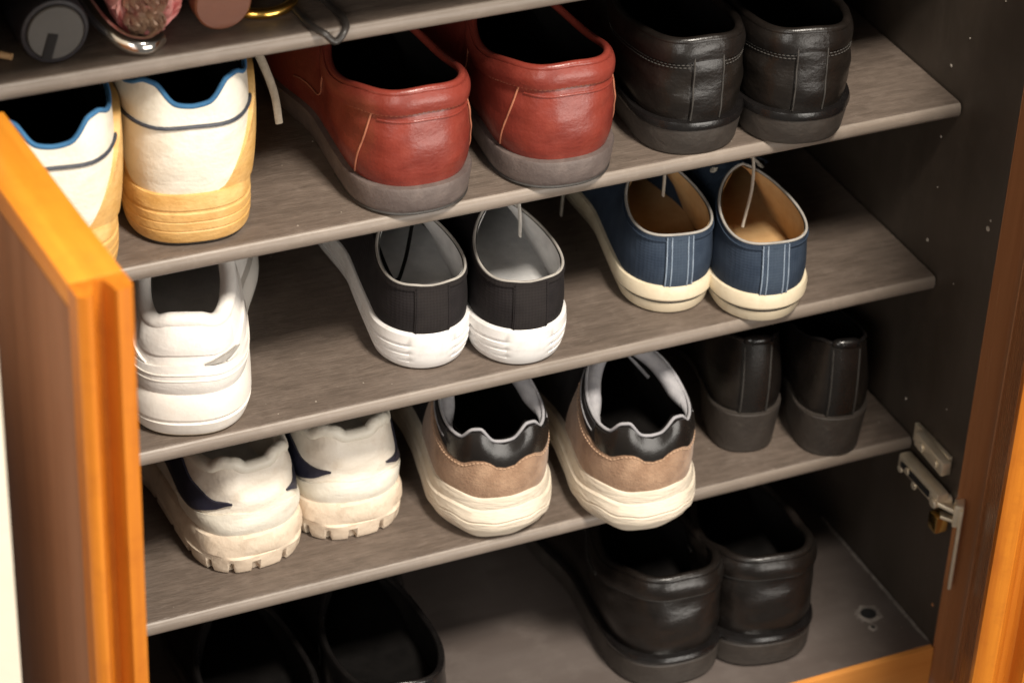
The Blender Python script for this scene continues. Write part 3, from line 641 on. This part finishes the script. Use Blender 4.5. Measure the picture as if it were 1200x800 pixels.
# ---- suede running shoes
def suede_runner(x, y, yaw, side, label):
    r = shoe_root('suede_running_shoe', 4, x, y, yaw, label, 'tan suede running shoes'); S = Shoe(r, side, L=.285, wh=.0405, ww=.038, wb=.050, zf=((0,.033),(.3,.031),(.7,.024),(1,.026)), zb=((0,.001),(.08,0),(.7,0),(1,.014)),
        inset=.0035, yb=.011, yc=.094, cw=.0355, egg=.16, col=((0,.0755),(.015,.0765),(.075,.0875),(.115,.087),(.2,.079),(.45,.084),(.7,.096),(1,.106)), ridge=((0,.104),(.3,.086),(.7,.058),(1,.044)), b0=.004, b1=.002, hp=2.2)
    def um(k, u, off, fz):
        s = np.abs(u); wv = .05*np.sin(u*30)*sst(.0,.1,s)+.02*np.sin(u*75)*(1 if 3 <= k <= 8 else 0)
        return off+.0035*sst(.25,.02,s)*0+.002*(1-sst(0,.2,s))*(k < 9), fz+wv
    S.sole([(-.006,0,0),(-.003,.03,0),(-.0006,.12,0),(.0022,.28,0),(.0016,.31,0),(.0040,.36,0),(.0044,.50,0),(.0032,.53,0),(.0044,.58,0),(.0036,.78,0),(.0018,.83,0),(.0022,.88,0),(.0004,1.08,0),(-.002,1.12,0),(-.007,1.16,0)], [m_suedefoam], nu=260, umod=um)
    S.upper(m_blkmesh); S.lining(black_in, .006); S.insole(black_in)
    S.panel('suede_counter', m_suede, -.37, .37, .0, lambda u: .60+.18*(abs(u)/.37)**1.5, .0022, 61, 9)
    S.seam([(-.36,.72), (-.2,.62), (0,.565), (.2,.62), (.36,.72)], M('tan_thread', (.42,.27,.17), (.5,.33,.22), 90, .9), .0005, .0026, dash=.003, n=70)
    S.panel('heel_tab', m_blksm, -.15, .15, lambda u: .59+.10*(abs(u)/.15)**2, .985, .0026, 25, 9, bow=.0012)
    for sg in (-1, 1):
        S.panel('collar_panel', m_blkmesh, sg*.16, sg*.46, .80, .98, .0016, 25, 6)
        S.seam([(sg*.17,.84), (sg*.28,.86), (sg*.44,.80)], m_lav, .0006, .0020)
        S.panel('mudguard', m_suede, sg*.55, sg*.80, .0, .45, .0018, 17, 7)
    S.collar(m_lav, .0012, 'edge_piping', -.0006)
    rf = lambda u: .0018+.0042*sst(.13,.26,np.abs(u))*(1-.6*sst(.40,.5,np.abs(u)))
    u = np.linspace(-1, 1, 141)[:-1]; u = S.sc*np.sign(u)*np.abs(u)**1.5; Pc = S.top(u)-S.out(u)*rf(u)[:, None]*.9; Pc[:, 2] -= .003
    tube('padded_collar', Pc, rf(u), m_lav, r, 10, True, up=(0,0,1))
    S.tongue(m_blkmesh, .028, .020, y0=.090, z0=.098, lean=.9, th=.006, drop=.03); S.eyestay(m_suede); S.lacing(m_blkmesh, 4, r=.003)
    s2 = 1 if side > 0 else -1
    tube('lace_end', spline([(-.016,.135,.108), (-.004,.118,.100), (.010,.098,.086), (.022,.082,.074)], 24), .0022, m_lav, r, 8, flat=.6, up=(1,0,0)) if side > 0 else tube('lace_end', spline([(-.018,.125,.094), (-.016,.105,.086), (-.014,.085,.074)], 24), .0018, m_lav, r, 8, flat=.6, up=(1,0,0))
    if side > 0: tube('pull_loop', spline([(.000,.128,.108), (.004,.118,.117), (.012,.112,.117), (.016,.115,.108), (.010,.124,.103), (.0,.128,.107)], 30), .0020, m_lav, r, 8)
suede_runner(-.337, .000, 8, -1, 'tan suede running shoe with black heel tab beside the cream trainers')
suede_runner(-.2375, -.031, 8, 1, 'tan suede running shoe overhanging the shelf edge, black heel tab')

# ---- black pumps
def black_pump(x, y, yaw, side, label):
    r = shoe_root('black_pump', 4, x, y, yaw, label, 'black pumps'); S = Shoe(r, side, L=.25, wh=.0268, ww=.025, wb=.038, zf=((0,.038),(.25,.034),(.6,.010),(1,.010)), zb=((0,.032),(.25,.028),(.6,.002),(1,.004)),
        inset=.002, yb=.0055, yc=.130, cw=.0240, col=((0,.098),(.12,.098),(.35,.086),(.6,.072),(1,.066)), ridge=((0,.066),(.3,.047),(.7,.040),(1,.030)), b0=.0045, b1=.0035, sq=.62, hp=2.3)
    S.sole([(-.004,0,0),(.0,.1,0),(.0005,.9,0),(-.004,1.0,0)], [m_blksole])
    S.heel(m_blksole, .055, .0365, .0008, .0035)
    S.upper(m_blk2); S.lining(black_in); S.insole(black_in)
    S.strip('back_strap', m_blksm, -.0105, .0105, .0, .97, .0016)
    S.vseam(.0092, .02, .93, m_blkthread, .0006, .0020); S.vseam(-.0092, .02, .93, m_blkthread, .0006, .0020)
    S.collar(m_blkshine, .0016)
    P = S.top(np.linspace(-.040, .040, 15)); tube('heel_roll', P+np.array((0,.001,.0)), .0042*np.sqrt(np.clip(1-(np.linspace(-1,1,15))**2, .05, 1)), m_blkshine, r, 10)
black_pump(-.1275, .025, 14, -1, 'black pump with block heel beside the suede running shoes'); black_pump(-.0695, -.002, 14, 1, 'black pump with block heel nearest the right cabinet wall')

# ---- black leather slip-ons on the floor
def black_slipon(x, y, yaw, side, label):
    r = shoe_root('black_slip_on', 0, x, y, yaw, label, 'black leather slip-on shoes'); S = Shoe(r, side, L=.285, wh=.0425, ww=.040, wb=.052, zf=((0,.028),(.4,.025),(.7,.020),(1,.022)),
        inset=.003, yb=.006, yc=.130, cw=.0405, col=((0,.096),(.25,.093),(.5,.080),(.8,.086),(1,.098)), ridge=((0,.098),(.3,.082),(.7,.058),(1,.042)), b0=.007, b1=.004, hp=2.5, lump=.0012)
    S.sole([(-.005,0,0),(-.0008,.03,0),(.0010,.10,0),(.0018,.74,0),(.0008,.79,1),(.0022,.83,1),(.0028,.92,1),(.0018,1.02,1),(-.006,1.06,1)], [m_blksole, m_blkshine])
    S.upper(m_blk2); S.lining(black_in); S.insole(black_in)
    S.panel('collar_band', m_blk2, -.47, .47, lambda u: .79-.05*abs(u), .995, .0022, 61, 9, bow=.0016)
    S.seam([(-.45,.74), (-.2,.765), (0,.77), (.2,.765), (.45,.74)], m_blkthread, .0006, .0006, n=60)
    for sg in (-1, 1): S.seam([(sg*.30,.76), (sg*.27,.66), (sg*.33,.60), (sg*.42,.55), (sg*.50,.35), (sg*.55,.1)], m_blkthread, .0006, .0006, n=40)
    S.panel('elastic_gore', m_blkmesh, .40, .49, .60, .93, .0010, 9, 7); S.panel('elastic_gore', m_blkmesh, -.49, -.40, .60, .93, .0010, 9, 7)
    S.collar(m_blk2, .0034)
black_slipon(-.202, -.034, 3, -1, 'black leather slip-on on the cabinet floor, left of its pair')
black_slipon(-.1305, -.039, 9, 1, 'black leather slip-on on the cabinet floor, right of its pair')

# ---- glossy black loafers on the floor at left
def black_loafer(x, y, yaw, side, label):
    r = shoe_root('black_loafer', 0, x, y, yaw, label, 'glossy black loafers'); S = Shoe(r, side, L=.275, wh=.041, ww=.038, wb=.049, zf=((0,.024),(.4,.020),(.7,.014),(1,.016)),
        inset=.002, yb=.004, yc=.150, cw=.0405, col=((0,.076),(.3,.070),(.6,.058),(.85,.066),(1,.076)), ridge=((0,.076),(.3,.068),(.7,.05),(1,.036)), b0=.005, b1=.002, hp=2.4, lump=.0005)
    S.sole([(-.005,0,0),(-.0008,.05,0),(.0012,.5,0),(.0018,.9,0),(.0008,1.0,0),(-.006,1.03,0)], [m_blksole]); S.heel(m_blksole, .07, .018, .0016, .0015)
    S.upper(m_blkshine); S.lining(black_in); S.insole(black_in); S.collar(m_blkshine, .0026)
    S.panel('collar_band', m_blkshine, -.47, .47, .87, .995, .0014, 61, 5)
    S.seam([(-.40,.85), (-.38,.5), (-.40,.1)], m_blkthread, .0008, .0006); S.seam([(.40,.85), (.38,.5), (.40,.1)], m_blkthread, .0008, .0006)
    S.panel('apron', m_blk2, .56, .80, .5, .97, .0014); S.panel('apron', m_blk2, -.80, -.56, .5, .97, .0014)
black_loafer(-.524, -.046, 7, -1, 'glossy black loafer on the cabinet floor, nearest the left door')
black_loafer(-.430, -.044, 9, 1, 'glossy black loafer on the cabinet floor with bare floor to its right')

# ------------------------------------------------------------------ umbrellas and straps on the top shelf
Z1 = ZT[1]
def folds(name, c0, axis, l, r, mat, parent, nf=7, amp=.14, seed=1, spiral=.5, endcap=True):
    """rolled umbrella cloth: a tube with wrapped folds"""
    g = np.random.RandomState(seed); ax = np.array(axis, float); ax /= np.linalg.norm(ax); a = np.cross(ax, (0,0,1.0)); a /= np.linalg.norm(a); b = np.cross(ax, a); c0 = np.array(c0, float)
    n = 72; m = 14; V = []
    for i in range(m):
        t = i/(m-1); rr = r*(1-.12*t)*(.93 if i == 0 else 1)
        for j in range(n):
            th = 2*math.pi*j/n; f = ((th+spiral*t*3)*nf/(2*math.pi)) % 1
            q = rr*(1-amp*(f**3)); V.append(c0+ax*(l*t)+q*(a*math.cos(th)+b*math.sin(th)))
    F = [(i*n+j, i*n+(j+1) % n, (i+1)*n+(j+1) % n, (i+1)*n+j) for i in range(m-1) for j in range(n)]
    F.append(tuple((m-1)*n+j for j in range(n)))
    # recessed pleated end: concentric rings with depth
    k0 = len(V); rings = 8
    for q in range(1, rings):
        rr = r*.93*(1-q/rings)
        for j in range(n):
            th = 2*math.pi*j/n; V.append(c0+ax*(.004*math.sin(q*2.2+3*th)+.003*g.rand())+rr*(a*math.cos(th+.3*q)+b*math.sin(th+.3*q)))
    prev = 0
    for q in range(1, rings):
        cur = k0+(q-1)*n
        for j in range(n): F.append((prev+j, prev+(j+1) % n, cur+(j+1) % n, cur+j))
        prev = cur
    F.append(tuple(prev+j for j in range(n)))
    return mesh_obj(name, V, F, mat, parent=parent, sharp=60)
m_umbk = M('black_nylon', (.012,.010,.013), (.022,.019,.022), 50, .6, .2, 300)
m_umend = M('grey_plastic', (.042,.036,.030), (.056,.049,.042), 40, .5, .05, 200)
m_floral = M('pink_floral_cloth', (.66,.16,.17), (.72,.42,.36), 55, .75, .3, 300, wear=(.30,.10,.09), wscale=70, wamt=.8)
m_floral2 = M('cream_floral_cloth', (.58,.42,.30), (.50,.30,.22), 80, .75, .3, 300, wear=(.35,.05,.06), wscale=90, wamt=.9)
m_chrome = M('chrome', (.75,.72,.68), (.85,.82,.78), 30, .16, 0, metallic=1)
m_ccap = M('copper_brown_plastic', (.15,.048,.022), (.20,.066,.030), 30, .45, .05, 200)
m_gold = M('gold_metal', (.85,.48,.09), (.95,.58,.14), 30, .22, 0, metallic=1)
m_strap = M('black_strap', (.020,.017,.015), (.035,.030,.027), 90, .38, .15, 300)
t = empty('folding_umbrella', (-.637, .0125, Z1), 0, 'black folding umbrella with a round grey handle end on the top shelf', 'umbrella', 'things on the top shelf')
disc_cyl('handle', (0, 0, .0218), (0,1,0), .021, .055, m_umbk, t, 40, prof=[(.0015,.0165),(.0,.0182),(.0008,.0200),(.003,.0210),(.02,.0212),(.05,.0195),(.055,.017)])
disc_cyl('end_cap', (0, -.0012, .0218), (0,1,0), .0172, .004, m_umend, t, 40, .0008)
plate('strap_slot', (-.0015,-.0014,.0215), (-.0065,-.0014,.006), .0062, .0012, m_hole, t, nrm=(0,1,0))
folds('canopy', (0,.055,.0215), (0.02,1,0), .17, .0205, m_umbk, t, 8, .12, 3)
t = empty('folding_umbrella', (-.578, .026, Z1), 0, 'rolled pink floral umbrella with a curved chrome handle on the top shelf', 'umbrella', 'things on the top shelf')
folds('canopy', (.001,0,.0235), (.05,1,0), .22, .0232, m_floral, t, 6, .22, 5)
for k, (q, zz) in enumerate((((-.006,.004), .004), ((.006,.006), -.004), ((.004,-.007), .0), ((-.007,-.006), .002))):
    folds('inner_fold', (q[0], -.004-.001*k, .0205+q[1]), (.05,1,0), .03, .0075, m_floral2, t, 4, .3, 20+k)
tube('handle', spline([(-.033,.060,.020), (-.031,.026,.0195), (-.027,.000,.0145), (-.018,-.014,.0085), (-.006,-.0185,.0060), (.004,-.012,.0062)], 40), np.linspace(.0052,.0056,len(spline([(-.033,.060,.020), (-.031,.026,.0195), (-.027,.000,.0145), (-.018,-.014,.0085), (-.006,-.0185,.0060), (.004,-.012,.0062)], 40))), m_chrome, t, 14)
t = empty('folding_umbrella', (-.531, .020, Z1), 0, 'umbrella with a round copper brown end on the top shelf', 'umbrella', 'things on the top shelf')
disc_cyl('end_cap', (0, 0, .0185), (0,1,0), .0180, .012, m_ccap, t, 40, .0012)
disc_cyl('handle', (0, .012, .0185), (0.02,1,0), .0172, .05, m_umbk, t, 36, .001)
folds('canopy', (.001,.062,.019), (0.02,1,0), .16, .0180, m_umbk, t, 8, .12, 9)
n = 40; ring = [(0.0215*math.cos(a), .0215*math.sin(a), .004) for a in np.linspace(0, 2*math.pi, n, endpoint=False)]
o = tube('gold_ring', ring, .0034, m_gold, None, 12, True); o.location = (-.500, .046, Z1+.0004)
o['label'] = 'gold metal ring lying on the top shelf beside the copper brown end'; o['category'] = 'ring'; o['group'] = 'things on the top shelf'
loop = spline([(-.004,.12,.003), (-.005,.06,.0030), (-.0055,.026,.0030), (-.004,.006,.0032), (.001,-.0045,.0018), (.0075,-.0065,-.0035), (.014,-.0048,.0016), (.0178,.006,.0032), (.0165,.028,.0030), (.013,.07,.0030), (.012,.12,.003)], 80)
o = tube('wrist_strap', loop, .0024, m_strap, None, 8, flat=.9); o.location = (-.4775, -.0012, Z1-.0008)
o['label'] = 'thin black wrist strap looping over the front edge of the top shelf'; o['category'] = 'strap'; o['group'] = 'things on the top shelf'
t = empty('folding_umbrella', (-.684, .03, Z1), 0, 'dark umbrella with a tan wooden tip, cut off at the photo\'s left edge', 'umbrella', 'things on the top shelf')
folds('canopy', (0,.012,.023), (0,1,0), .20, .0225, m_umbk, t, 8, .12, 12)
tube('tip', spline([(-.002,.02,.006), (.010,.006,.0045), (.024,-.004,.003)], 16), np.linspace(.0035,.0022,len(spline([(-.002,.02,.006), (.010,.006,.0045), (.024,-.004,.003)], 16))), M('tan_wood', (.42,.24,.11), (.52,.32,.16), 40, .5), t, 10)
bpy.context.view_layer.update()

# fine grit lying on the boards
V = []; F = []
for i in range(170):
    k = int(rng.choice([0, 2, 3, 4])); x = -.66+.65*rng.rand(); y = (-.05 if k == 0 else .008)+.20*rng.rand()**1.6; q = .00025+.0005*rng.rand()**3; n0 = len(V); z = ZT[k]-(.0 if k == 0 else .0)
    for a in range(4): t = a*math.pi/2+rng.rand(); V.append((x+q*math.cos(t), y+q*math.sin(t), z+.00002))
    V.append((x, y, z+q*.8)); F += [(n0+a, n0+(a+1) % 4, n0+4) for a in range(4)]
o = mesh_obj('dust', V, F, M('pale_grit', (.28,.24,.20), (.42,.37,.31), 300, .9), None, None, False)
o['kind'] = 'stuff'; o['label'] = 'fine pale grit scattered on the shelves'
